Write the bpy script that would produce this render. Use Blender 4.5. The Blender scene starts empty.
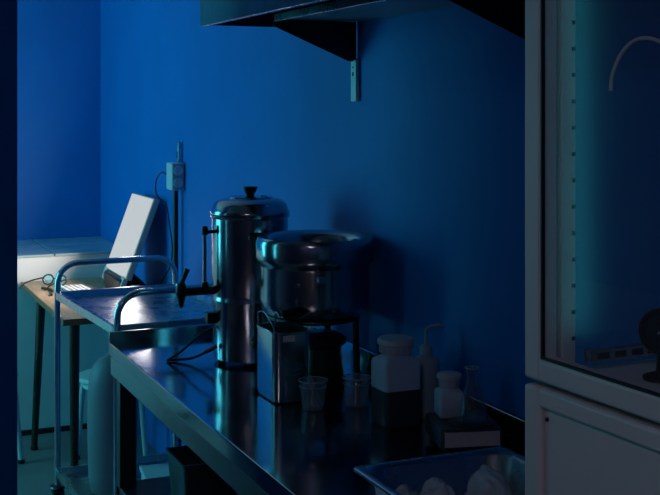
import bpy, bmesh, math, random
from mathutils import Vector, Matrix
random.seed(7)
S = bpy.context.scene
COL = S.collection
PI = math.pi
R = math.radians

# ------------------------------------------------------------------ camera
# room frame: x runs along the blue wall towards the viewer, y into that wall, z up (metres)
cam_d = bpy.data.cameras.new('camera'); cam = bpy.data.objects.new('camera', cam_d); COL.objects.link(cam)
FPX = 1150.0
cam_d.sensor_fit = 'HORIZONTAL'; cam_d.sensor_width = 36.0; cam_d.lens = 36.0*FPX/660.0
cam_d.shift_y = -(247.5-108.0)/660.0
cam_d.clip_start = 0.05
TH = R(23.6)
fwd = Vector((-math.cos(TH), math.sin(TH), 0))
cam.location = (3.914, -0.882, 1.70)
cam.rotation_euler = fwd.to_track_quat('-Z', 'Y').to_euler()
S.camera = cam

# ------------------------------------------------------------------ world, daylight, exposure
W = bpy.data.worlds.new('daylight'); S.world = W; W.use_nodes = True
bg = W.node_tree.nodes['Background']
bg.inputs[0].default_value = (0.07, 0.82, 1.0, 1)
bg.inputs[1].default_value = 5.6
S.view_settings.view_transform = 'Standard'
S.view_settings.look = 'None'
S.view_settings.gamma = 1.0
S.view_settings.use_curve_mapping = False
S.view_settings.exposure = 0.0

WALL = 0.61          # y of the blue wall
BACK = -2.92         # x of the far wall
LEFT = -2.25         # y of the window wall
FRONT = 5.2          # x of the wall behind the viewer
CEIL = 2.7
# window openings in the left wall (x range, z range): portals guide the sky light through them
WINS = [(-2.60, -1.05, 0.60, 2.45), (0.10, 0.27, 0.75, 2.30)]  # the narrow second opening is added for its reflection in the cabinet door
for (a, b, c, d) in WINS:
    pl = bpy.data.lights.new('window_portal', 'AREA'); pl.shape = 'RECTANGLE'; pl.size = b-a; pl.size_y = d-c
    pl.cycles.is_portal = True
    po = bpy.data.objects.new('window_portal', pl); COL.objects.link(po)
    po.location = ((a+b)/2, LEFT-0.13, (c+d)/2); po.rotation_euler = (R(90), 0, 0)

# ------------------------------------------------------------------ materials
MATS = {}
def mat(name, col, rough=0.5, metal=0.0, var=0.0, vscale=6.0, bump=0.0, bscale=60.0, coat=0.0, emit=None, estr=0.0,
        trans=0.0, ior=1.45, aniso=0.0, spec=0.5, rvar=0.0, stretch=None):
    m = bpy.data.materials.new(name); m.use_nodes = True
    nt = m.node_tree; p = nt.nodes['Principled BSDF']
    p.inputs['Base Color'].default_value = (*col, 1); p.inputs['Roughness'].default_value = rough
    p.inputs['Metallic'].default_value = metal; p.inputs['Coat Weight'].default_value = coat
    p.inputs['Transmission Weight'].default_value = trans; p.inputs['IOR'].default_value = ior
    p.inputs['Specular IOR Level'].default_value = spec
    if emit: p.inputs['Emission Color'].default_value = (*emit, 1); p.inputs['Emission Strength'].default_value = estr
    tc = nt.nodes.new('ShaderNodeTexCoord'); mp = nt.nodes.new('ShaderNodeMapping')
    nt.links.new(tc.outputs['Object'], mp.inputs['Vector'])
    if stretch: mp.inputs['Scale'].default_value = stretch
    if var > 0:
        n = nt.nodes.new('ShaderNodeTexNoise'); n.inputs['Scale'].default_value = vscale; n.inputs['Detail'].default_value = 4
        nt.links.new(mp.outputs[0], n.inputs['Vector'])
        r = nt.nodes.new('ShaderNodeValToRGB')
        r.color_ramp.elements[0].position = 0.3; r.color_ramp.elements[1].position = 0.7
        r.color_ramp.elements[0].color = (*[c*(1-var) for c in col], 1)
        r.color_ramp.elements[1].color = (*[min(1, c*(1+var)) for c in col], 1)
        nt.links.new(n.outputs['Fac'], r.inputs[0]); nt.links.new(r.outputs[0], p.inputs['Base Color'])
    if rvar > 0:
        n = nt.nodes.new('ShaderNodeTexNoise'); n.inputs['Scale'].default_value = vscale*2; n.inputs['Detail'].default_value = 5
        nt.links.new(mp.outputs[0], n.inputs['Vector'])
        mr = nt.nodes.new('ShaderNodeMapRange'); mr.inputs[1].default_value = 0.3; mr.inputs[2].default_value = 0.7
        mr.inputs[3].default_value = max(0.02, rough-rvar); mr.inputs[4].default_value = rough+rvar
        nt.links.new(n.outputs['Fac'], mr.inputs[0]); nt.links.new(mr.outputs[0], p.inputs['Roughness'])
    if bump > 0:
        n = nt.nodes.new('ShaderNodeTexNoise'); n.inputs['Scale'].default_value = bscale; n.inputs['Detail'].default_value = 3
        nt.links.new(mp.outputs[0], n.inputs['Vector'])
        b = nt.nodes.new('ShaderNodeBump'); b.inputs['Strength'].default_value = bump; b.inputs['Distance'].default_value = 0.004
        nt.links.new(n.outputs['Fac'], b.inputs['Height']); nt.links.new(b.outputs[0], p.inputs['Normal'])
    MATS[name] = m
    return m

def glass(name, tint=(1, 1, 1), rough=0.0, haze=0.0, refl=1.0, hcol=(0.8, 0.85, 0.9)):
    """thin clear sheet: see-through, mirrors more at grazing angles, a little milky haze"""
    m = bpy.data.materials.new(name); m.use_nodes = True
    nt = m.node_tree; nt.nodes.clear()
    o = nt.nodes.new('ShaderNodeOutputMaterial'); t = nt.nodes.new('ShaderNodeBsdfTransparent'); t.inputs[0].default_value = (*tint, 1)
    g = nt.nodes.new('ShaderNodeBsdfGlossy'); g.inputs['Roughness'].default_value = rough
    d = nt.nodes.new('ShaderNodeBsdfDiffuse'); d.inputs[0].default_value = (*hcol, 1)
    f = nt.nodes.new('ShaderNodeFresnel'); f.inputs[0].default_value = 1.5
    ge = nt.nodes.new('ShaderNodeNewGeometry'); mr = nt.nodes.new('ShaderNodeMapRange'); mr.inputs[3].default_value = 1.5; mr.inputs[4].default_value = 1/1.5
    nt.links.new(ge.outputs['Backfacing'], mr.inputs[0]); nt.links.new(mr.outputs[0], f.inputs[0])   # a thin sheet mirrors alike from both sides
    mu = nt.nodes.new('ShaderNodeMath'); mu.operation = 'MULTIPLY'; mu.use_clamp = True; mu.inputs[1].default_value = refl
    nt.links.new(f.outputs[0], mu.inputs[0])
    x1 = nt.nodes.new('ShaderNodeMixShader'); x1.inputs[0].default_value = haze
    nt.links.new(t.outputs[0], x1.inputs[1]); nt.links.new(d.outputs[0], x1.inputs[2])
    x2 = nt.nodes.new('ShaderNodeMixShader'); nt.links.new(mu.outputs[0], x2.inputs[0])
    nt.links.new(x1.outputs[0], x2.inputs[1]); nt.links.new(g.outputs[0], x2.inputs[2])
    nt.links.new(x2.outputs[0], o.inputs[0])
    MATS[name] = m
    return m

mat('blue_paint', (0.002, 0.155, 0.50), 0.55, var=0.06, vscale=3, bump=0.12, bscale=120, spec=0.3)
mat('white_plaster', (0.78, 0.78, 0.76), 0.7, var=0.03, vscale=4, bump=0.1, bscale=80)
mat('ceiling_paint', (0.45, 0.47, 0.5), 0.8, bump=0.1)
mat('plain_wall', (0.10, 0.16, 0.27), 0.7, bump=0.1)
mat('floor_vinyl', (0.19, 0.19, 0.19), 0.42, var=0.08, vscale=5, bump=0.04, bscale=40)
mat('ledge_tile', (0.35, 0.48, 0.52), 0.22, var=0.12, vscale=9)
mat('grout', (0.55, 0.6, 0.6), 0.8)
mat('dark_base', (0.012, 0.013, 0.015), 0.5)
mat('steel', (0.50, 0.52, 0.54), 0.16, 1.0, rvar=0.05, vscale=7, bump=0.01, bscale=90)
mat('bench_steel', (0.42, 0.44, 0.46), 0.12, 1.0, rvar=0.04, vscale=5)
mat('brushed_steel', (0.33, 0.34, 0.36), 0.34, 1.0, rvar=0.06, vscale=8, bump=0.03, bscale=60, stretch=(1, 12, 12))
mat('satin_steel', (0.55, 0.57, 0.58), 0.28, 1.0, rvar=0.05)
mat('mirror_steel', (0.42, 0.43, 0.46), 0.17, 1.0, rvar=0.04, vscale=5)
mat('dark_steel', (0.10, 0.11, 0.12), 0.4, 1.0, rvar=0.08)
mat('hood_steel', (0.06, 0.11, 0.13), 0.42, 0.6, var=0.15, vscale=12, rvar=0.08)
mat('lit_under_steel', (0.32, 0.42, 0.45), 0.4, 0.3)  # paler than the rest of the shelf: light on its underside put into the colour
mat('rail_paint', (0.8, 0.8, 0.78), 0.4)
mat('leg_steel', (0.10, 0.075, 0.055), 0.3, 0.9, rvar=0.06)
mat('black_plastic', (0.012, 0.012, 0.014), 0.35, var=0.1)
mat('black_rubber', (0.010, 0.010, 0.012), 0.55)
mat('red_rubber', (0.30, 0.015, 0.012), 0.5)
mat('wood', (0.42, 0.27, 0.15), 0.45, var=0.25, vscale=5, stretch=(1, 9, 9), bump=0.05, bscale=30)
mat('wood_edge', (0.24, 0.11, 0.05), 0.5, var=0.25, vscale=8)
mat('white_paint', (0.66, 0.65, 0.66), 0.38, var=0.03, bump=0.03, bscale=150)
mat('white_plastic', (0.62, 0.66, 0.67), 0.42, var=0.04)
mat('socket_plastic', (0.60, 0.63, 0.64), 0.35, var=0.03)
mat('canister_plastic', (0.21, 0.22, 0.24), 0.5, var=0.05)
mat('milky_plastic', (0.42, 0.56, 0.68), 0.4, var=0.06, vscale=20, bump=0.03)
mat('liquid_dark', (0.035, 0.05, 0.07), 0.3, var=0.15, vscale=10)
mat('milky_blue', (0.28, 0.42, 0.50), 0.35, var=0.06)
mat('cap_plastic', (0.48, 0.54, 0.62), 0.5, var=0.05)
mat('scale_top', (0.03, 0.035, 0.04), 0.3, var=0.1)
mat('scale_face', (0.50, 0.46, 0.48), 0.5, var=0.06, vscale=30)
mat('gasket', (0.01, 0.01, 0.011), 0.5)
mat('paper', (0.75, 0.75, 0.72), 0.7)
mat('key_cap', (0.45, 0.45, 0.43), 0.5)
mat('container_steel', (0.58, 0.60, 0.62), 0.20, 1.0, rvar=0.02, vscale=3)
mat('key_plastic', (0.35, 0.35, 0.34), 0.5)
mat('lamp_housing', (0.50, 0.50, 0.48), 0.4)
mat('lamp_diffuser', (0.2, 0.2, 0.2), 0.5, emit=(1.0, 0.95, 0.90), estr=0.50)
mat('ceiling_fill_glow', (0.8, 0.8, 0.8), 0.5, emit=(0.95, 0.82, 1.0), estr=10.0)  # glow of the added ceiling light
mat('bag_plastic', (0.58, 0.72, 0.82), 0.22, var=0.15, vscale=25, bump=0.5, bscale=45, trans=0.25)
mat('arc_white', (0.7, 0.72, 0.72), 0.35)
mat('brown_leather', (0.10, 0.045, 0.02), 0.5)
mat('window_white', (0.7, 0.7, 0.7), 0.4)
glass('window_glass')
glass('door_glass', tint=(0.86, 0.92, 0.95), rough=0.10, haze=0.02, refl=0.9)
glass('side_glass', tint=(0.9, 0.94, 0.96), rough=0.02, haze=0.01, refl=0.8)
glass('cup_plastic', tint=(0.82, 0.88, 0.9), rough=0.08, haze=0.10, refl=1.4, hcol=(0.6, 0.75, 0.8))
glass('flask_glass', tint=(0.92, 0.95, 0.96), rough=0.0, haze=0.02, refl=1.2)
glass('gauge_glass', tint=(0.55, 0.6, 0.62), rough=0.02, haze=0.05, refl=1.5)
glass('lens_glass', tint=(0.75, 0.85, 0.85), rough=0.0, haze=0.04, refl=1.2)

# ------------------------------------------------------------------ mesh helpers
def V(*a): return Vector(a)
class MB:
    def __init__(self): self.bm = bmesh.new()
    def _add(self, verts, faces, M=None):
        vs = [self.bm.verts.new((M @ Vector(v)) if M else v) for v in verts]
        for f in faces:
            try: self.bm.faces.new([vs[i] for i in f]).smooth = len(f) <= 4
            except ValueError: pass
        return vs
    def box(self, x0, x1, y0, y1, z0, z1, bev=0.0, seg=2, M=None):
        b = bmesh.new()
        vs = [b.verts.new((x, y, z)) for x in (x0, x1) for y in (y0, y1) for z in (z0, z1)]
        for f in ((0, 1, 3, 2), (4, 6, 7, 5), (0, 4, 5, 1), (2, 3, 7, 6), (0, 2, 6, 4), (1, 5, 7, 3)): b.faces.new([vs[i] for i in f])
        if bev > 0: bmesh.ops.bevel(b, geom=b.edges[:], offset=bev, segments=seg, affect='EDGES', profile=0.5)
        for f in b.faces:
            f.normal_update(); f.smooth = bev > 0 and max(abs(c) for c in f.normal) < 0.999
        if M: bmesh.ops.transform(b, matrix=M, verts=b.verts[:])
        self.merge(b); return self
    def merge(self, b):
        t = bpy.data.meshes.new('tmp'); b.to_mesh(t); b.free(); self.bm.from_mesh(t); bpy.data.meshes.remove(t)
    def lathe(self, prof, seg=48, c=(0, 0, 0), M=None, cap0=True, cap1=True):
        """prof: list of (r, z)"""
        n = len(prof); verts = []; faces = []
        for r, z in prof:
            for k in range(seg):
                a = 2*PI*k/seg; verts.append((c[0]+r*math.cos(a), c[1]+r*math.sin(a), c[2]+z))
        for i in range(n-1):
            for k in range(seg):
                k2 = (k+1) % seg
                faces.append((i*seg+k, i*seg+k2, (i+1)*seg+k2, (i+1)*seg+k))
        if cap0 and prof[0][0] > 1e-6: faces.append(tuple(range(seg-1, -1, -1)))
        if cap1 and prof[-1][0] > 1e-6: faces.append(tuple((n-1)*seg+k for k in range(seg)))
        self._add(verts, faces, M); return self
    def tube(self, pts, r, seg=12, closed=False, caps=True):
        pts = [Vector(p) for p in pts]; n = len(pts)
        rr = r if isinstance(r, (list, tuple)) else [r]*n
        tang = []
        for i in range(n):
            if closed: t = pts[(i+1) % n]-pts[i-1]
            else: t = pts[min(i+1, n-1)]-pts[max(i-1, 0)]
            tang.append(t.normalized())
        up = Vector((0, 0, 1)) if abs(tang[0].z) < 0.9 else Vector((1, 0, 0))
        nrm = (up - tang[0]*up.dot(tang[0])).normalized(); verts = []
        for i in range(n):
            nrm = (nrm - tang[i]*nrm.dot(tang[i])).normalized(); bn = tang[i].cross(nrm)
            for k in range(seg):
                a = 2*PI*k/seg; verts.append(pts[i]+rr[i]*(math.cos(a)*nrm+math.sin(a)*bn))
        faces = []
        for i in range(n if closed else n-1):
            j = (i+1) % n
            for k in range(seg):
                k2 = (k+1) % seg; faces.append((i*seg+k, i*seg+k2, j*seg+k2, j*seg+k))
        if caps and not closed:
            faces.append(tuple(range(seg-1, -1, -1))); faces.append(tuple((n-1)*seg+k for k in range(seg)))
        self._add(verts, faces); return self
    def loft(self, rings, cap0=True, cap1=True, M=None):
        n = len(rings[0]); verts = [p for r in rings for p in r]; faces = []
        for i in range(len(rings)-1):
            for k in range(n):
                k2 = (k+1) % n; faces.append((i*n+k, i*n+k2, (i+1)*n+k2, (i+1)*n+k))
        if cap0: faces.append(tuple(range(n-1, -1, -1)))
        if cap1: faces.append(tuple((len(rings)-1)*n+k for k in range(n)))
        self._add(verts, faces, M); return self
    def build(self, name, m, parent=None, smooth=True, loc=None, rz=0.0):
        bm = self.bm
        bmesh.ops.recalc_face_normals(bm, faces=bm.faces[:])
        for e in bm.edges:
            if len(e.link_faces) == 2 and e.calc_face_angle(0) > R(50): e.smooth = False
        if not smooth:
            for f in bm.faces: f.smooth = False
        me = bpy.data.meshes.new(name); bm.to_mesh(me); bm.free()
        me.materials.append(MATS[m])
        o = bpy.data.objects.new(name, me); COL.objects.link(o)
        if parent: o.parent = parent
        if loc: o.location = loc
        if rz: o.rotation_euler[2] = rz
        return o
def bez(pts, n=10):
    """smooth curve through the given points (Catmull-Rom)"""
    P = [Vector(p) for p in pts]; P = [2*P[0]-P[1]]+P+[2*P[-1]-P[-2]]; out = []
    for i in range(1, len(P)-2):
        for k in range(n):
            t = k/n; a, b, c, d = P[i-1:i+3]
            out.append(0.5*((2*b)+(c-a)*t+(2*a-5*b+4*c-d)*t*t+(3*b-a-3*c+d)*t**3))
    out.append(P[-2]); return out
def rrect(hx, hy, r, z, n=6, c=(0, 0)):
    """rounded rectangle ring"""
    out = []
    for (sx, sy, a0) in ((1, 1, 0), (-1, 1, 90), (-1, -1, 180), (1, -1, 270)):
        for k in range(n+1):
            a = R(a0+90*k/n); out.append((c[0]+sx*(hx-r)+r*math.cos(a), c[1]+sy*(hy-r)+r*math.sin(a), z))
    return out
def thing(name, label, cat, loc=(0, 0, 0), rz=0.0, group=None):
    o = bpy.data.objects.new(name, None); COL.objects.link(o); o.location = loc; o.rotation_euler[2] = rz
    o.empty_display_size = 0.05
    return tag(o, label, cat, group)
def tag(o, label, cat, group=None):
    o['label'] = label; o['category'] = cat
    if group: o['group'] = group
    return o
def struct(o, label=None):
    o['kind'] = 'structure'
    if label: o['label'] = label
    return o

# ------------------------------------------------------------------ room shell
struct(MB().box(BACK, FRONT, LEFT, WALL, -0.1, 0.0).build('floor', 'floor_vinyl', smooth=False), 'pale grey vinyl floor under trolley and desk')
struct(MB().box(BACK-.12, FRONT+.12, LEFT-.12, WALL+.12, CEIL, CEIL+0.1).build('ceiling', 'ceiling_paint', smooth=False), 'plain pale ceiling above the kitchen corner')
struct(MB().box(BACK-.12, FRONT+.12, WALL, WALL+.12, -.1, CEIL).build('wall_right', 'blue_paint', smooth=False), 'long deep blue painted wall behind the steel bench')
struct(MB().box(BACK-.12, BACK, LEFT, WALL, -.1, CEIL).build('wall_back', 'blue_paint', smooth=False), 'blue painted end wall above the tiled ledge')
struct(MB().box(FRONT, FRONT+.12, LEFT, WALL, -.1, CEIL).build('wall_front', 'plain_wall', smooth=False), 'plain dim wall facing the tiled ledge')
w = MB(); xa = BACK-.12
for (a, b, c, d) in WINS:
    w.box(xa, a, LEFT-.12, LEFT, -.1, CEIL); w.box(a, b, LEFT-.12, LEFT, -.1, c); w.box(a, b, LEFT-.12, LEFT, d, CEIL); xa = b
w.box(xa, FRONT+.12, LEFT-.12, LEFT, -.1, CEIL)
struct(w.build('wall_left', 'plain_wall', smooth=False), 'plain wall holding the windows')
for i, (a, b, c, d) in enumerate(WINS):
    wn = bpy.data.objects.new('window_%d' % (i+1), None); COL.objects.link(wn); wn.location = ((a+b)/2, LEFT-.06, c)
    struct(wn, ('wide two-pane window giving daylight from the side', 'narrow upright opening added to reflect in the cabinet door')[i])
    hw = (b-a)/2; hh = d-c; fw = .05 if i == 0 else .03
    f = MB(); f.box(-hw, -hw+fw, -.03, .03, 0, hh); f.box(hw-fw, hw, -.03, .03, 0, hh); f.box(-hw+fw, hw-fw, -.03, .03, 0, fw); f.box(-hw+fw, hw-fw, -.03, .03, hh-fw, hh)
    spans = [(-hw+fw, hw-fw)]
    if i == 0: f.box(-.025, .025, -.03, .03, fw, hh-fw); spans = [(-hw+fw, -.025), (.025, hw-fw)]
    f.build('window_frame', 'window_white', wn, smooth=False)
    for (u0, u1) in spans:
        p = MB(); p._add([(u0, 0, fw), (u1, 0, fw), (u1, 0, hh-fw), (u0, 0, hh-fw)], [(0, 1, 2, 3)]); p.build('pane', 'window_glass', wn, smooth=False)
# partition whose end closes the view on one side
struct(MB().box(.22, .34, -1.25, -.354, 0, CEIL, bev=.004).build('wall_partition', 'blue_paint', smooth=False), 'dark blue end of a partition wall beside the desk')
# low white wall with tiled ledge
LX, LZ = -2.20, 0.935
lw = struct(MB().box(BACK, LX, LEFT, WALL, 0, LZ-.012, bev=0).build('wall_low', 'white_plaster', smooth=False), 'low white wall lit by the lamp, capped with tiles')
y = WALL-.002; k = 0
while y > LEFT+.35:
    y0 = y-.40
    for (xa, xb) in ((BACK+.004, -2.60), (-2.594, LX+.015)):
        MB().box(xa, xb, y0+.004, y-.003, LZ-.012, LZ, bev=.002, seg=1).build('tile', 'ledge_tile', lw, smooth=False)
    y = y0
struct(MB().box(LX, LX+.014, LEFT, WALL, 0, .026).build('baseboard_back', 'dark_base', smooth=False), 'thin dark baseboard under the low white wall')

# unseen light added to brighten the near half of the room
cl = thing('ceiling_fill', 'unseen ceiling light added to brighten the near half of the room', 'light', (4.25, -1.6, CEIL))
MB().box(-.62, .62, -.09, .09, -.05, 0, bev=.006).build('housing', 'white_paint', cl)
MB().box(-.60, .60, -.075, .075, -.062, -.05, bev=.003).build('diffuser', 'ceiling_fill_glow', cl)

# ------------------------------------------------------------------ steel work bench
BZ = 0.90; BX1 = 2.58
t = thing('work_bench', 'stainless steel work bench with rear upstand and undershelf along the blue wall', 'bench')
MB().box(0, BX1, 0, WALL-.003, BZ-.047, BZ, bev=.004).build('bench_top', 'bench_steel', t)
MB().box(0, .014, .0, WALL-.02, BZ-.004, BZ+.034, bev=.003).build('end_lip', 'bench_steel', t)
MB().box(0.014, BX1, WALL-.02, WALL-.003, BZ-.004, BZ+.078, bev=.003).build('upstand', 'bench_steel', t)
MB().box(.004, BX1-.004, .006, .03, BZ-.112, BZ-.049, bev=.003).build('front_rail', 'brushed_steel', t)
MB().box(.02, .045, .03, WALL-.05, BZ-.112, BZ-.049, bev=.003).build('end_rail', 'dark_steel', t)
for (lx, ly) in ((.03, .02), (.03, .53), (1.28, .02), (1.28, .53), (2.50, .02), (2.50, .53)):
    l = MB().box(lx, lx+.05, ly, ly+.058, .03, BZ-.049, bev=.004).build('leg', 'dark_steel', t)
    MB().lathe([(.02, 0), (.022, .004), (.022, .02), (.014, .031)], 16, (lx+.025, ly+.029, 0)).build('foot', 'black_rubber', l)
MB().box(.02, BX1-.02, .02, WALL-.03, .385, .42, bev=.004).build('undershelf', 'dark_steel', t)

# ------------------------------------------------------------------ display cabinet with glass door
cab = thing('display_cabinet', 'tall white cabinet with glazed upper door beside the steel bench', 'cabinet', (2.64, -.05, 0), R(2.8))
CW, CD, CH = .70, .595, 2.15
z1, z2 = 1.346, 1.342
b = MB(); b.box(.0, CW, .032, CD, .08, 1.346, bev=.006)
b.build('lower_body', 'white_paint', cab)
b = MB()
for (px, py) in ((.0, .032), (CW-.03, .032), (.0, CD-.03), (CW-.03, CD-.03)): b.box(px, px+.03, py, py+.03, 1.346, CH-.14, bev=.003)
b.box(0, CW, .032, CD, CH-.14, CH, bev=.006)
b.build('upper_frame', 'white_paint', cab)
def pane(name, pts, m, par):
    q = MB(); q._add(pts, [(0, 1, 2, 3)]); return q.build(name, m, par, smooth=False)
pane('side_pane', [(.012, .062, 1.35), (.012, CD-.03, 1.35), (.012, CD-.03, CH-.14), (.012, .062, CH-.14)], 'side_glass', cab)
pane('side_pane', [(CW-.012, .062, 1.35), (CW-.012, CD-.03, 1.35), (CW-.012, CD-.03, CH-.14), (CW-.012, .062, CH-.14)], 'side_glass', cab)
pane('back_pane', [(.03, CD-.015, 1.35), (CW-.03, CD-.015, 1.35), (CW-.03, CD-.015, CH-.14), (.03, CD-.015, CH-.14)], 'side_glass', cab)
# upper door
d = MB()
d.box(0, .036, 0, .03, 1.349, CH-.02, bev=.005); d.box(CW-.036, CW, 0, .03, 1.349, CH-.02, bev=.005)
d.box(.030, CW-.030, 0, .03, 1.349, 1.380, bev=.005); d.box(.030, CW-.030, 0, .03, CH-.06, CH-.02, bev=.005)
ud = d.build('upper_door', 'white_paint', cab)
g = MB()
g.box(.035, .038, .001, .006, 1.379, CH-.06); g.box(CW-.038, CW-.035, .001, .006, 1.379, CH-.06)
g.box(.035, CW-.035, .001, .006, 1.379, 1.382); g.box(.035, CW-.035, .001, .006, CH-.063, CH-.06)
g.build('gasket', 'gasket', ud, smooth=False)
pane('door_pane', [(.0375, .004, 1.3815), (CW-.0375, .004, 1.3815), (CW-.0375, .004, CH-.0625), (.0375, .004, CH-.0625)], 'door_glass', ud)
# lower door
d = MB()
d.box(0, .034, 0, .03, .10, 1.342, bev=.005); d.box(CW-.034, CW, 0, .03, .10, 1.342, bev=.005)
d.box(.03, CW-.03, 0, .03, 1.316, 1.342, bev=.005); d.box(.03, CW-.03, 0, .03, .10, .135, bev=.005)
ld = d.build('lower_door', 'white_paint', cab)
MB().box(.0345, CW-.0345, .007, .024, .1355, 1.3155, bev=.003).build('door_panel', 'white_paint', ld)
MB().lathe([(.003, 0), (.003, .002), (.001, .003)], 10, M=Matrix.Translation((.042, .007, 1.303)) @ Matrix.Rotation(R(90), 4, 'X')).build('screw', 'dark_steel', ld)
# inside: pilaster strip with slots, slotted rail, deck, thin white arc
ps = MB().box(.0365, .041, .032, .052, 1.352, CH-.14, bev=.001).build('pilaster_strip', 'white_paint', cab)
for k in range(18):
    MB().box(.0405, .0425, .046, .051, 1.40+.034*k, 1.405+.034*k).build('slot', 'dark_steel', ps, smooth=False)
MB().box(.03, CW-.03, .033, CD-.03, 1.346, 1.360).build('inner_deck', 'white_paint', cab, smooth=False)
rl = MB().box(.046, .058, .062, .50, 1.372, 1.388, bev=.001).build('shelf_rail', 'satin_steel', cab)
for k in range(14):
    MB().box(.057, .0595, .075+.028*k, .093+.028*k, 1.376, 1.384).build('slot', 'black_rubber', rl, smooth=False)
hp = bez([(.083, .075, 1.722), (.086, .075, 1.742), (.103, .075, 1.768), (.130, .075, 1.784), (.165, .075, 1.782), (.205, .075, 1.76), (.24, .075, 1.70), (.25, .075, 1.60), (.25, .075, 1.36)], 8)
MB().tube(hp, .0024, 8).build('white_arc', 'arc_white', cab)  # thin white tube bent into an arc
for (fx, fy) in ((.05, .08), (CW-.05, .08), (.05, CD-.05), (CW-.05, CD-.05)):
    MB().lathe([(.024, 0), (.024, .03), (.014, .034), (.014, .082)], 16, (fx, fy, 0)).build('foot', 'black_rubber', cab)
# round dial standing inside the cabinet
rot = Matrix.Rotation(R(24), 4, 'Z') @ Matrix.Rotation(R(90), 4, 'X')
dg = thing('dial_gauge', 'small round black dial gauge standing inside the glazed cabinet', 'gauge', (2.762, .075, 1.3605))
C0 = Matrix.Translation((0, 0, .060)) @ rot
MB().lathe([(.0, -.008), (.026, -.008), (.029, -.004), (.029, .008), (.026, .011), (.023, .011), (.022, .007)], 32, M=C0, cap1=False).build('case', 'black_plastic', dg)
fc = MB().lathe([(.0225, .0045), (.0, .0062)], 32, M=C0).build('dial_face', 'dark_steel', dg)
MB().box(-.001, .001, -.004, .018, .0066, .0072, M=C0 @ Matrix.Rotation(R(-50), 4, 'Z')).build('pointer', 'cap_plastic', fc, smooth=False)
MB().lathe([(.024, 0), (.024, .004), (.008, .010), (.006, .034)], 20).build('stand', 'black_plastic', dg)

# ------------------------------------------------------------------ wall shelf (steel, boxed front) with triangular brackets
SX0, SX1, SY0, SZ = .555, 2.62, .155, 1.948
sh = thing('wall_shelf', 'dark steel wall shelf with boxed front above the bench', 'shelf', (SX0, WALL, SZ))
def L(x0, x1, y0, y1, za, zb, bev=.002): return MB().box(x0-SX0, x1-SX0, y0-WALL, y1-WALL, za-SZ, zb-SZ, bev=bev)
L(SX0, SX1, SY0, SY0+.004, SZ, SZ+.20, .001).build('fascia', 'hood_steel', sh)
L(SX0, SX0+.004, SY0+.004, WALL-.002, SZ+.004, SZ+.20, .001).build('end_panel', 'hood_steel', sh)
L(SX0+.004, SX1, SY0+.004, WALL-.002, SZ+.19, SZ+.20, .001).build('top_plate', 'hood_steel', sh)
L(SX0+.004, SX1, SY0+.004, SY0+.02, SZ, SZ+.004, .001).build('front_return', 'satin_steel', sh)
L(SX0+.17, SX1, .335, WALL-.002, SZ+.016, SZ+.020, .001).build('under_panel', 'lit_under_steel', sh)
L(SX0+.17, SX1, .331, .335, SZ+.008, SZ+.03, .001).build('panel_lip', 'satin_steel', sh)
for bx in (.706, 1.72):
    q = MB(); th = .004
    pts = [(WALL-.004, SZ+.016), (WALL-.004, SZ-.105), (WALL-.03, SZ-.105), (.335, SZ-.004), (.335, SZ+.016)]
    q.loft([[(bx-SX0, a-WALL, c-SZ) for a, c in pts], [(bx+th-SX0, a-WALL, c-SZ) for a, c in pts]])
    br = q.build('bracket', 'black_plastic', sh, smooth=False)  # black colour stands for the shaded side of the plate
    rs = L(bx-.016, bx+.022, WALL-.014, WALL-.001, SZ-.228, SZ-.10, .002).build('bracket_rail', 'rail_paint', br)
# two dark slots in the visible rail are cut marks on its face
    for (dz, hh_) in ((-.125, .004), (-.150, .012)):
        L(bx-.002, bx+.006, WALL-.0155, WALL-.0135, SZ+dz, SZ+dz+hh_, 0).build('slot', 'black_rubber', br, smooth=False)

# ------------------------------------------------------------------ service trolley
TX0, TX1, TY0, TY1 = -.865, 0.0, 0.0, .515
tr = thing('service_trolley', 'two-tier steel service trolley with tubular loop handles beside the bench end', 'trolley', (-.065, .045, 0), R(3.3))
def loop(x):
    r = .085; zt = 1.05; pts = [(x, TY0, .13), (x, TY0, .5), (x, TY0, .9), (x, TY0, zt-r)]
    for k in range(1, 9):
        a = R(90*k/8); pts.append((x, TY0+r-r*math.cos(a), zt-r+r*math.sin(a)))
    pts.append((x, (TY0+TY1)/2, zt))
    for k in range(0, 9):
        a = R(90*k/8); pts.append((x, TY1-r+r*math.sin(a), zt-r+r*math.cos(a)))
    pts += [(x, TY1, .9), (x, TY1, .5), (x, TY1, .13)]
    return pts
for x in (TX0, TX1): MB().tube(loop(x), .0125, 14).build('loop_handle', 'steel', tr)
def tray(z, m, dep=.03):
    x0, x1, y0, y1 = TX0+.012, TX1-.012, TY0-.012, TY1+.012
    cx, cy = (x0+x1)/2, (y0+y1)/2; hx, hy = (x1-x0)/2, (y1-y0)/2
    q = MB()
    q.loft([rrect(hx, hy, .012, z-dep, 3, (cx, cy)), rrect(hx, hy, .012, z, 3, (cx, cy)), rrect(hx-.004, hy-.004, .01, z+.001, 3, (cx, cy)),
            rrect(hx-.022, hy-.022, .02, z-.001, 4, (cx, cy))[:0] or rrect(hx-.018, hy-.018, .01, z, 3, (cx, cy)), rrect(hx-.024, hy-.024, .01, z-dep+.006, 3, (cx, cy))])
    return q.build('tray', m, tr)
tray(.937, 'satin_steel'); tray(.205, 'satin_steel')
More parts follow.
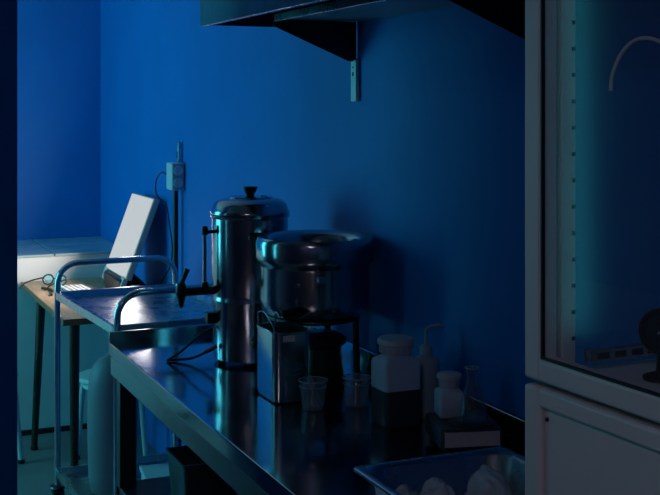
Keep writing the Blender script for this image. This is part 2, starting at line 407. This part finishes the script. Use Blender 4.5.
for x in (TX0, TX1):
    for y in (TY0, TY1):
        c = MB().lathe([(.010, .125), (.030, .128), (.034, .122), (.030, .114), (.012, .108)], 24, (x, y, 0)).build('bumper', 'dark_steel', tr)
        w_ = MB(); w_.lathe([(.010, -.013), (.046, -.013), (.050, -.009), (.050, .009), (.046, .013), (.010, .013)], 24, M=Matrix.Translation((x+.018, y, .051)) @ Matrix.Rotation(R(90), 4, 'X'))
        w_.build('wheel', 'black_rubber', c)
        f = MB(); f.box(x-.006, x+.03, y-.022, y-.018, .045, .112); f.box(x-.006, x+.03, y+.018, y+.022, .045, .112); f.box(x-.006, x+.03, y-.022, y+.022, .104, .112)
        f.build('fork', 'dark_steel', c, smooth=False)

# white canister and pale box on the lower tray
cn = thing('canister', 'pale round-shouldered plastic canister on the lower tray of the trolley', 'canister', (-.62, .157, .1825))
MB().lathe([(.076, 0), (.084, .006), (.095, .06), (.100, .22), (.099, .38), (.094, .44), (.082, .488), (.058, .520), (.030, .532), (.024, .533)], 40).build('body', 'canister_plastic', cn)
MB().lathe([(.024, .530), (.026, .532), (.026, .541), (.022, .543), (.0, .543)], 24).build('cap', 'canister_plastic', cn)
bxo = thing('storage_box', 'low pale plastic box with lid behind the bench leg on the lower trolley tray', 'box', (-.30, .34, .1825), R(-7))
MB().box(-.14, .14, -.13, .12, 0, .115, bev=.012).build('body', 'white_plastic', bxo)
MB().box(-.146, .146, -.136, .126, .117, .135, bev=.006).build('lid', 'white_plastic', bxo)

# ------------------------------------------------------------------ desk
DX0, DX1, DY0, DY1, DZ = -2.182, -1.02, .035, WALL-.005, .80
dk = thing('wooden_desk', 'small wooden topped desk on metal legs between trolley and white wall', 'desk')
MB().box(DX0, DX1, DY0+.004, DY1, DZ-.026, DZ, bev=.002).build('desk_top', 'wood', dk)
MB().box(DX0, DX1+.003, DY0, DY0+.004, DZ-.027, DZ-.001).build('edge_band', 'wood_edge', dk, smooth=False)
MB().box(DX1, DX1+.003, DY0+.004, DY1, DZ-.027, DZ-.001).build('edge_band', 'wood_edge', dk, smooth=False)
for (lx, ly, ox, oy) in ((DX1-.06, DY0+.06, .0, .0), (DX0+.27, DY0+.06, -.005, -.035), (DX1-.06, DY1-.05, 0, 0), (DX0+.20, DY1-.05, 0, 0)):
    l = MB().tube([(lx, ly, DZ-.026), (lx+ox, ly+oy, .012)], [.023, .016], 14).build('leg', 'leg_steel', dk)
    MB().lathe([(.016, 0), (.018, .004), (.016, .02)], 14, (lx+ox, ly+oy, 0)).build('foot', 'black_rubber', l)

# daylight lamp: leaning luminous panel on a black stand
LMX0, LMX1 = -1.875, -1.455
yb, zb, yt, zt = .405, .89, .545, 1.27
lean = math.atan2(yt-yb, zt-zb); LH = math.hypot(yt-yb, zt-zb)
lp = thing('daylight_lamp', 'bright white leaning panel lamp on the wooden desk', 'lamp', ((LMX0+LMX1)/2, yb, DZ))
ML = Matrix.Translation((0, 0, zb-DZ)) @ Matrix.Rotation(-lean, 4, 'X')
hw = (LMX1-LMX0)/2
MB().box(-hw, hw, .003, .035, 0, LH, bev=.006, M=ML).build('housing', 'lamp_housing', lp)
q = MB(); q.box(-hw+.006, hw-.006, -.001, .006, .006, LH-.006, bev=.002, M=ML); q.build('diffuser', 'lamp_diffuser', lp)
MB().box(-.17, .19, -.02, .05, 0.012, .085, bev=.012).build('base', 'black_plastic', lp)
for xa in (-hw+.01, hw-.05): MB().box(xa, xa+.04, -.005, .02, -.05, .01, bev=.003, M=ML).build('panel_clip', 'socket_plastic', lp)
for x in (-.12, .16):
    MB().tube([(x, .05, .10), (x, .145, .012)], .010, 10).build('strut', 'black_plastic', lp)
MB().box(-.16, .20, -.01, .165, 0, .014, bev=.004).build('foot_plate', 'black_plastic', lp)
ll = bpy.data.lights.new('daylight_lamp_light', 'AREA'); ll.shape = 'RECTANGLE'; ll.size = .40; ll.size_y = LH-.02
ll.spread = R(167); ll.energy = 11.5; ll.color = (1.0, .93, .86)
lo = bpy.data.objects.new('daylight_lamp_light', ll); COL.objects.link(lo); lo.parent = lp
lo.matrix_local = ML @ Matrix.Translation((0, -.004, LH/2)) @ Matrix.Rotation(R(-90), 4, 'X')

# things on the desk: eyeglasses, keyboard, strap, paper
eg = thing('eyeglasses', 'thin framed eyeglasses lying folded open on the desk', 'eyeglasses', (-2.0, .175, DZ), R(42))
eg.scale = (1.2, 1.2, 1.2)
fr = MB()
for s in (-1, 1):
    fr.tube([(s*.034+.027*math.cos(a), .0+.006*math.sin(a), .022+.020*math.sin(a)) for a in [2*PI*k/20 for k in range(20)]], .0036, 6, closed=True)
fr.tube(bez([(-.008, 0, .026), (0, -.003, .030), (.008, 0, .026)], 4), .0022, 6)
fr.build('frame', 'black_plastic', eg)
for s in (-1, 1):
    q = MB(); q._add([(s*.034+.026*math.cos(a), .006*math.sin(a), .022+.019*math.sin(a)) for a in [2*PI*k/20 for k in range(20)]], [tuple(range(20))]); q.build('lens', 'lens_glass', eg)
    MB().tube(bez([(s*.060, 0, .028), (s*.064, -.03, .027), (s*.066, -.08, .024), (s*.066, -.115, .018), (s*.064, -.145, .004)], 6), .0032, 6).build('temple', 'black_plastic', eg)
kb = thing('keyboard', 'pale computer keyboard lying on the wooden desk', 'keyboard', (-1.64, .235, DZ), R(4))
MB().box(-.21, .21, -.065, .065, 0, .016, bev=.004).build('case', 'key_plastic', kb)
k0 = None
for r_ in range(5):
    for c_ in range(14):
        if k0 is None:
            k0 = MB().box(-.0115, .0115, -.0095, .0095, 0, .007, bev=.002, seg=1).build('key', 'key_cap', kb); o = k0
        else:
            o = k0.copy(); COL.objects.link(o)
        o.location = (-.182+.028*c_, -.048+.024*r_, .0155)
stp = tag(MB().tube(bez([(-1.90, .095, DZ+.006), (-1.84, .125, DZ+.006), (-1.76, .125, DZ+.006), (-1.66, .10, DZ+.006)], 8), .006, 8).build('leather_strap', 'brown_leather'), 'narrow brown strap lying on the desk by the eyeglasses', 'strap')
pp = tag(MB().box(-.105, .105, -.0745, .0745, 0, .002).build('paper_sheet', 'paper', smooth=False, loc=(-1.24, .30, DZ+.0003), rz=R(12)), 'sheet of white paper lying on the wooden desk', 'paper')

# ------------------------------------------------------------------ stools
def stool(label, loc, rz):
    s = thing('stool', label, 'stool', loc, rz, 'white stools by the desk')
    MB().lathe([(.150, .425), (.160, .430), (.165, .440), (.162, .452), (.150, .457), (.0, .452)], 36).build('seat', 'white_plastic', s)
    MB().lathe([(.125, .395), (.135, .395), (.135, .426), (.125, .426)], 32, cap0=False, cap1=False).build('seat_ring', 'white_plastic', s)
    for k in range(4):
        a = R(45+90*k); c, n = math.cos(a), math.sin(a)
        l = MB().tube(bez([(.09*c, .09*n, .418), (.135*c, .135*n, .405), (.155*c, .155*n, .36), (.168*c, .168*n, .20), (.185*c, .185*n, .012)], 7), .0135, 12).build('leg', 'white_plastic', s)
        MB().lathe([(.015, 0), (.017, .003), (.016, .02)], 12, (.185*c, .185*n, 0)).build('foot', 'black_rubber', l)
    s.scale = (1, 1, .94)
    return s
stool('white stool tucked under the wooden desk behind the canister', (-1.557, .365, 0), R(5))
stool('white stool mostly hidden behind the dark partition wall', (-1.80, -.20, 0), R(20))

# ------------------------------------------------------------------ wall socket on conduit
sk = thing('socket_box', 'pale double socket box on a dark conduit against the blue wall', 'socket', (-1.20, WALL, 1.0))
MB().tube([(0, -.03, -.195), (0, -.03, .335)], .0125, 12).build('conduit', 'black_plastic', sk)
bx = MB().box(-.045, .045, -.062, -.001, .325, .450, bev=.006).build('box', 'socket_plastic', sk)
MB().box(.045, .049, -.058, -.004, .330, .445, bev=.001).build('cover', 'milky_blue', bx)
for dz in (.36, .415):
    MB().lathe([(.022, 0), (.022, .004), (.019, .0055), (.017, .002), (.0, .002)], 24, M=Matrix.Translation((.049, -.031, dz)) @ Matrix.Rotation(R(90), 4, 'Y')).build('outlet', 'socket_plastic', bx)
MB().box(-.012, .012, -.022, -.008, .45, .545, bev=.002).build('metal_strip', 'satin_steel', sk)
MB().box(-.006, .006, -.0235, -.0215, .47, .50).build('slot', 'black_plastic', sk, smooth=False)
cord = MB().tube(bez([(-1.245, .565, 1.38), (-1.30, .545, 1.40), (-1.37, .535, 1.36), (-1.40, .545, 1.29), (-1.38, .585, 1.24), (-1.34, .590, 1.15), (-1.30, .592, 1.05), (-1.33, .592, .96), (-1.42, .59, .90), (-1.50, .585, .84)], 8), .0035, 8).build('lamp_cord', 'black_rubber')
tag(cord, 'thin dark lamp cord looping down the blue wall from the socket box', 'cord')

# ------------------------------------------------------------------ urn
UR = .121
un = thing('water_urn', 'tall polished steel water urn with black tap and lid knob on the bench', 'urn', (.459, .350, BZ))
MB().lathe([(.108, .012), (.116, .014), (.118, .05), (.118, .185), (.1205, .192), (.1205, .202), (UR-.002, .206), (UR, .215), (UR, .452), (.126, .456), (.127, .462), (.122, .466), (.116, .466), (.116, .455), (.0, .450)], 64).build('body', 'mirror_steel', un)
lid = MB().lathe([(.125, .465), (.1265, .470), (.122, .478), (.118, .492), (.108, .504), (.092, .511), (.072, .515), (.070, .519), (.04, .521), (.0, .522)], 64).build('lid', 'mirror_steel', un)
MB().lathe([(.013, .520), (.013, .526), (.017, .530), (.024, .546), (.024, .550), (.0, .552)], 28).build('knob', 'black_plastic', lid)
MB().box(.022, .050, .028, .040, .519, .524, bev=.001).build('vent_tab', 'satin_steel', lid)
for a in (0, 120, 240):
    c, n = math.cos(R(a+30))*.095, math.sin(R(a+30))*.095
    MB().lathe([(.012, 0), (.014, .003), (.011, .014)], 12, (c, n, 0)).build('foot', 'black_rubber', un)
for s in (1, -1):
    h = MB(); h.tube([(s*.143, -.055, .405), (s*.143, .055, .405)], .008, 12)
    hd = h.build('side_handle', 'black_plastic', un)
    for yy in (-.045, .045):
        MB().tube([(s*.111, yy, .405), (s*.143, yy, .405)], .005, 8).build('handle_post', 'steel', hd)
# tap and sight gauge face the worker's side (-y)
tp = MB().tube([(0, -UR+.006, .228), (0, -.222, .228)], [.013]*2, 14)
tp.lathe([(.0, .178), (.006, .182), (.010, .200), (.013, .212), (.017, .222), (.018, .240), (.014, .252), (.010, .258), (.0, .260)], 20, (0, -.226, 0))
tp = tp.build('tap', 'black_plastic', un)
MB().tube([(0, -.226, .254), (0, -.219, .268), (0, -.206, .300)], [.008, .007, .009], 10).build('tap_lever', 'black_plastic', tp)
gg = MB().tube([(0, -.150, .236), (0, -.150, .418)], .0065, 14).build('sight_tube', 'gauge_glass', un)
MB().tube([(0, -.150, .236), (0, -.150, .40)], .0036, 10).build('tube_core', 'dark_steel', gg)
u2 = MB(); u2.tube([(0, -UR+.004, .412), (0, -.150, .412)], .006, 10); u2.lathe([(.009, .402), (.010, .405), (.010, .425), (.007, .430), (0, .431)], 14, (0, -.150, 0)); u2.build('gauge_fitting', 'black_plastic', gg)
MB().lathe([(.011, .240), (.012, .243), (.010, .256)], 14, (0, -.150, 0)).build('gauge_nut', 'black_plastic', gg)
MB().box(-.016, .016, -.146, -.112, .125, .160, bev=.004).build('switch_box', 'black_plastic', un)
MB().lathe([(.020, 0), (.020, .014), (.016, .020), (.0, .020)], 20, M=Matrix.Translation((.112, -.02, .075)) @ Matrix.Rotation(R(90), 4, 'Y')).build('thermostat_knob', 'black_plastic', un)
# cord
cd = thing('power_cord', 'black power cord looped on the bench at the urn base', 'cord', (.382, .103, BZ))
o_ = Vector((.382, .103, BZ))
P3 = [(.465, .225, 1.012), (.445, .185, .985), (.415, .135, .935), (.385, .104, .907), (.383, .106, .905), (.395, .125, .906), (.43, .170, .915), (.475, .212, .945), (.49, .226, .958)]
MB().tube([p-o_ for p in bez(P3, 8)], .0042, 10).build('cable', 'black_rubber', cd)
MB().tube([Vector(p)-o_ for p in ((.462, .201, .937), (.475, .212, .945), (.49, .227, .958))], .0066, 10).build('sleeve', 'red_rubber', cd)

# ------------------------------------------------------------------ steel pot on tripod stand
PX, PY = .798, .430
pt = thing('soup_kettle', 'wide dark polished steel kettle pot on a tripod stand against the wall', 'pot', (PX, PY, BZ))
zr = .425   # rim height above bench
pot = MB().lathe([(.0, .197), (.130, .197), (.146, .200), (.155, .210), (.160, .228), (.162, .250), (.162, .335), (.163, .340), (.163, .344), (.171, .352), (.174, .366), (.174, .408), (.171, .420), (.167, zr), (.160, zr-.001), (.140, zr-.010), (.134, zr-.016), (.131, zr-.06), (.129, .225), (.118, .212), (.0, .210)], 72)
pot = pot.build('body', 'mirror_steel', pt)
MB().lathe([(.0, .352), (.130, .352)], 48, cap1=False).build('water', 'scale_top', pot)
MB().box(.150, .172, -.062, -.034, .308, .326, bev=.004).build('lug', 'satin_steel', pt)
MB().tube([(.158*math.cos(R(-40)), .158*math.sin(R(-40)), .3), (.166*math.cos(R(-40)), .166*math.sin(R(-40)), .3)], .006, 8).build('rivet', 'satin_steel', pt)
MB().tube([(.128*math.cos(2*PI*k/40), .128*math.sin(2*PI*k/40), .190) for k in range(40)], .007, 8, closed=True).build('stand_ring', 'dark_steel', pt)
for a in (42, 140, 236):
    c, n = math.cos(R(a)), math.sin(R(a))
    l = MB().tube([(.130*c, .130*n, .192), (.136*c, .136*n, .006)], .010, 12).build('leg', 'black_plastic', pt)
    MB().lathe([(.012, 0), (.014, .002), (.013, .012)], 12, (.136*c, .136*n, 0)).build('foot', 'black_rubber', l)
MB().lathe([(.0, 0.098), (.06, .098), (.075, .11), (.075, .125), (.05, .14), (.0, .142)], 32, (.0, .02, 0)).build('burner', 'black_plastic', pt)
MB().lathe([(.072, 0), (.074, .004), (.066, .05), (.060, .098)], 24, (0, .02, 0)).build('burner_base', 'black_plastic', pt)

# ------------------------------------------------------------------ utensil container
ct = thing('steel_container', 'square rounded steel utensil container standing before the kettle pot', 'container', (.945, .273, BZ))
hx, hy = .077, .054
MB().loft([rrect(hx-.012, hy-.012, .016, 0), rrect(hx-.003, hy-.003, .020, .004), rrect(hx, hy, .022, .02), rrect(hx, hy, .022, .188), rrect(hx+.003, hy+.003, .024, .190), rrect(hx+.003, hy+.003, .024, .193), rrect(hx-.002, hy-.002, .021, .193), rrect(hx-.003, hy-.003, .02, .012), rrect(hx-.012, hy-.012, .014, .006)]).build('body', 'container_steel', ct)
MB().box(hx-.0005, hx+.0012, -.030, .006, .168, .185, bev=.0005).build('paper_label', 'paper', ct)
MB().tube(bez([(-hx+.002, -hy+.01, .19), (-hx+.01, -hy+.006, .225), (-.02, -hy+.004, .236), (.03, -hy+.004, .222), (hx-.02, -hy+.01, .19)], 8), .0018, 8).build('wire_bail', 'steel', ct)
ladle = thing('ladle', 'steel ladle handle resting upright in the square container', 'ladle', (.958, .258, BZ+.013))
MB().tube(bez([(0, .0, .008), (.004, -.008, .10), (.010, -.016, .20), (.012, -.018, .222), (.02, -.016, .227), (.026, -.012, .215)], 8), .0035, 10).build('handle', 'steel', ladle)
MB().lathe([(.0, .0), (.018, .003), (.026, .014), (.027, .022), (.025, .022), (.016, .006), (.0, .004)], 24, (-.004, .004, 0)).build('bowl', 'steel', ladle)
# ------------------------------------------------------------------ cups
def cup(loc, label):
    c = thing('plastic_cup', label, 'cup', loc, 0)
    MB().lathe([(.0, .002), (.0285, .002), (.0295, .006), (.0375, .074), (.039, .075), (.039, .078), (.0365, .078), (.0285, .006), (.0, .005)], 40).build('body', 'cup_plastic', c)
    for z, r_ in ((.0775, .0385), (.062, .0366)):
        MB().tube([(r_*math.cos(2*PI*k/32), r_*math.sin(2*PI*k/32), z) for k in range(32)], .0011, 6, closed=True).build('rim' if z > .07 else 'bead', 'milky_blue', c)
    return c
cup((1.096, .300, BZ), 'clear plastic cup holding a leaning flat stick on the bench')
cup((1.113, .420, BZ), 'empty clear plastic cup between the square bottle and kettle stand')
st = MB(); Ms = Matrix.Translation((1.108, .318, BZ+.009)) @ Matrix.Rotation(R(18), 4, 'Z') @ Matrix.Rotation(R(27), 4, 'X')
st.box(-.0015, .0015, -.007, .007, 0, .095, bev=.0007, seg=1, M=Ms)
tag(st.build('stirring_stick', 'milky_blue'), 'flat pale stirring stick leaning inside the clear cup', 'stick')

# ------------------------------------------------------------------ big square bottle
jb = thing('square_bottle', 'large square milky bottle half full of dark liquid with round cap', 'bottle', (1.305, .440, BZ))
hx, hy = .046, .051
MB().loft([rrect(hx-.006, hy-.006, .008, 0), rrect(hx, hy, .011, .006), rrect(hx, hy, .011, .092)]).build('filled_part', 'liquid_dark', jb)
bd = MB().loft([rrect(hx, hy, .011, .092), rrect(hx, hy, .011, .155), rrect(hx-.003, hy-.003, .011, .163), rrect(hx-.012, hy-.012, .018, .170), rrect(.034, .034, .0335, .174), rrect(.034, .034, .0335, .180)]).build('body', 'milky_plastic', jb)
cp = MB(); prof = []
cp.lathe([(.036, .178), (.040, .181), (.042, .200), (.0465, .203), (.047, .213), (.044, .217), (.0, .218)], 48)
cp = cp.build('cap', 'cap_plastic', jb)
rk = None
for k in range(30):
    a = 2*PI*k/30
    if rk is None: rk = MB().box(.0395, .0428, -.0015, .0015, .183, .201).build('rib', 'cap_plastic', cp, smooth=False); o = rk
    else: o = rk.copy(); COL.objects.link(o)
    o.rotation_euler[2] = a
# wash bottle
wb = thing('wash_bottle', 'round squeeze bottle with bent spout behind the square bottle', 'bottle', (1.272, .545, BZ))
MB().lathe([(.0, 0), (.032, .0), (.035, .004), (.035, .135), (.032, .147), (.022, .155), (.014, .158), (.014, .162)], 36).build('body', 'milky_blue', wb)
MB().lathe([(.016, .158), (.017, .160), (.017, .178), (.013, .183), (.004, .186), (.0, .186)], 28).build('cap', 'milky_blue', wb)
MB().tube(bez([(0, 0, .184), (0, 0, .215), (.002, .004, .228), (.010, .018, .234), (.016, .032, .235), (.020, .044, .233)], 6), [.0042]*26+[.0035]*5, 10).build('spout', 'milky_blue', wb)

# ------------------------------------------------------------------ lab scale, flask, small bottle
SR = R(-15)
sc = thing('bench_scale', 'low dark-topped scale with pale front face on the bench', 'scale', (1.610, .400, BZ), SR)
SL, SW = .165, .15
def SB(x0, x1, y0, y1, za, zb, bev=.003): return MB().box(x0, x1, y0, y1, za, zb, bev=bev)
q = MB(); q.loft([rrect(SL/2-.001, SW/2-.001, .012, .020, 5, (-SL/2, SW/2)), rrect(SL/2, SW/2, .014, .026, 5, (-SL/2, SW/2)), rrect(SL/2, SW/2, .014, .058, 5, (-SL/2, SW/2)), rrect(SL/2-.004, SW/2-.004, .012, .063, 5, (-SL/2, SW/2))]); q.build('body', 'scale_top', sc)
SB(.0, .0022, .010, SW-.010, .024, .058, .001).build('front_face', 'scale_face', sc)
MB().lathe([(.050, .0630), (.053, .0645), (.053, .067), (.049, .068), (.0, .068)], 40, (-.058, .090, 0)).build('weighing_plate', 'dark_steel', sc)
for (a, c) in ((-.02, .02), (-.02, SW-.02), (-SL+.02, .02), (-SL+.02, SW-.02)):
    MB().lathe([(.010, 0), (.011, .002), (.010, .021)], 14, (a, c, 0)).build('foot', 'black_rubber', sc)
RT = Matrix.Translation((1.610, .400, BZ)) @ Matrix.Rotation(SR, 4, 'Z')
fl = thing('conical_flask', 'clear glass conical flask standing on the scale plate', 'flask', RT @ Vector((-.058, .090, .0682)))
fl.scale = (1.08, 1.08, 1.15)
MB().lathe([(.0, .0), (.033, .0), (.036, .004), (.035, .010), (.014, .074), (.012, .082), (.012, .102), (.015, .106), (.0155, .108), (.0135, .108), (.0105, .102), (.0105, .082), (.0125, .073), (.0335, .010), (.033, .003), (.0, .002)], 40).build('body', 'flask_glass', fl)
MB().tube([(.0148*math.cos(2*PI*k/28), .0148*math.sin(2*PI*k/28), .107) for k in range(28)], .0014, 6, closed=True).build('rim', 'milky_blue', fl)
sb = thing('small_bottle', 'small square milky bottle with round cap at the back of the scale', 'bottle', RT @ Vector((-.127, .053, .0633)), SR)
sb.scale = (1.12, 1.12, 1.25)
hx = .028
MB().loft([rrect(hx-.004, hx-.004, .006, 0), rrect(hx, hx, .008, .004), rrect(hx, hx, .008, .044), rrect(hx-.005, hx-.005, .012, .051), rrect(.020, .020, .0195, .053), rrect(.020, .020, .0195, .056)]).build('body', 'milky_plastic', sb)
MB().lathe([(.021, .055), (.0225, .057), (.024, .070), (.0265, .072), (.0265, .079), (.024, .081), (.0, .082)], 36).build('cap', 'cap_plastic', sb)

# ------------------------------------------------------------------ gastronorm pan with plastic bags
PN = (2.14, .228, BZ)
pn = thing('food_pan', 'rectangular stainless steel food pan at the front of the bench', 'pan', PN)
hx, hy = .265, .172
MB().loft([rrect(hx-.045, hy-.045, .03, .0, 6), rrect(hx-.028, hy-.028, .045, .012, 6), rrect(hx-.018, hy-.018, .05, .092, 6), rrect(hx-.012, hy-.012, .05, .098, 6), rrect(hx-.001, hy-.001, .014, .098, 6), rrect(hx, hy, .014, .094, 6), rrect(hx+.001, hy+.001, .014, .094, 6), rrect(hx+.001, hy+.001, .014, .099, 6), rrect(hx-.001, hy-.001, .014, .1005, 6), rrect(hx-.012, hy-.012, .05, .1005, 6), rrect(hx-.0195, hy-.0195, .05, .094, 6), rrect(hx-.030, hy-.030, .045, .014, 6), rrect(hx-.047, hy-.047, .03, .002, 6)]).build('body', 'satin_steel', pn)
from mathutils import noise
def bag(loc, sx, sy, sz, seed, label, rz):
    b = bmesh.new(); bmesh.ops.create_icosphere(b, subdivisions=4, radius=1)
    for v in b.verts:
        n = v.co.copy()
        k = 0.92+.26*noise.noise(n*1.5+Vector((seed, 0, 0)))+.24*abs(noise.noise(n*2.4+Vector((0, seed, 0))))-.06*abs(noise.noise(n*5.0+Vector((0, 0, seed))))
        v.co = Vector((n.x*sx*k, n.y*sy*k, max(-.8, n.z*k)*sz))
    for f in b.faces: f.smooth = True
    q = MB(); q.merge(b)
    zmin = min(v.co.z for v in q.bm.verts)
    for v in q.bm.verts: v.co.z -= zmin
    return tag(q.build('plastic_bag', 'bag_plastic', loc=loc, rz=rz), label, 'bag', 'crumpled bags in the steel pan')
bag((1.957, .128, BZ+.0035), .034, .030, .040, 1.3, 'smallest crumpled plastic bag at the corner of the steel pan', .2)
bag((1.962, .196, BZ+.0035), .036, .030, .044, 4.1, 'middle crumpled plastic bag lying in the steel pan', .9)
bag((1.985, .296, BZ+.0035), .052, .044, .052, 7.7, 'largest crumpled plastic bag by the wall side of the steel pan', -.3)

# ------------------------------------------------------------------ bin on the undershelf
bn = thing('open_bin', 'dark open metal bin on the undershelf of the bench', 'bin', (.395, .22, .42))
MB().loft([rrect(.088, .085, .012, 0, 4), rrect(.102, .098, .014, .172, 4), rrect(.107, .103, .014, .174, 4), rrect(.107, .103, .014, .180, 4), rrect(.100, .096, .012, .180, 4), rrect(.086, .083, .010, .004, 4)]).build('body', 'hood_steel', bn)
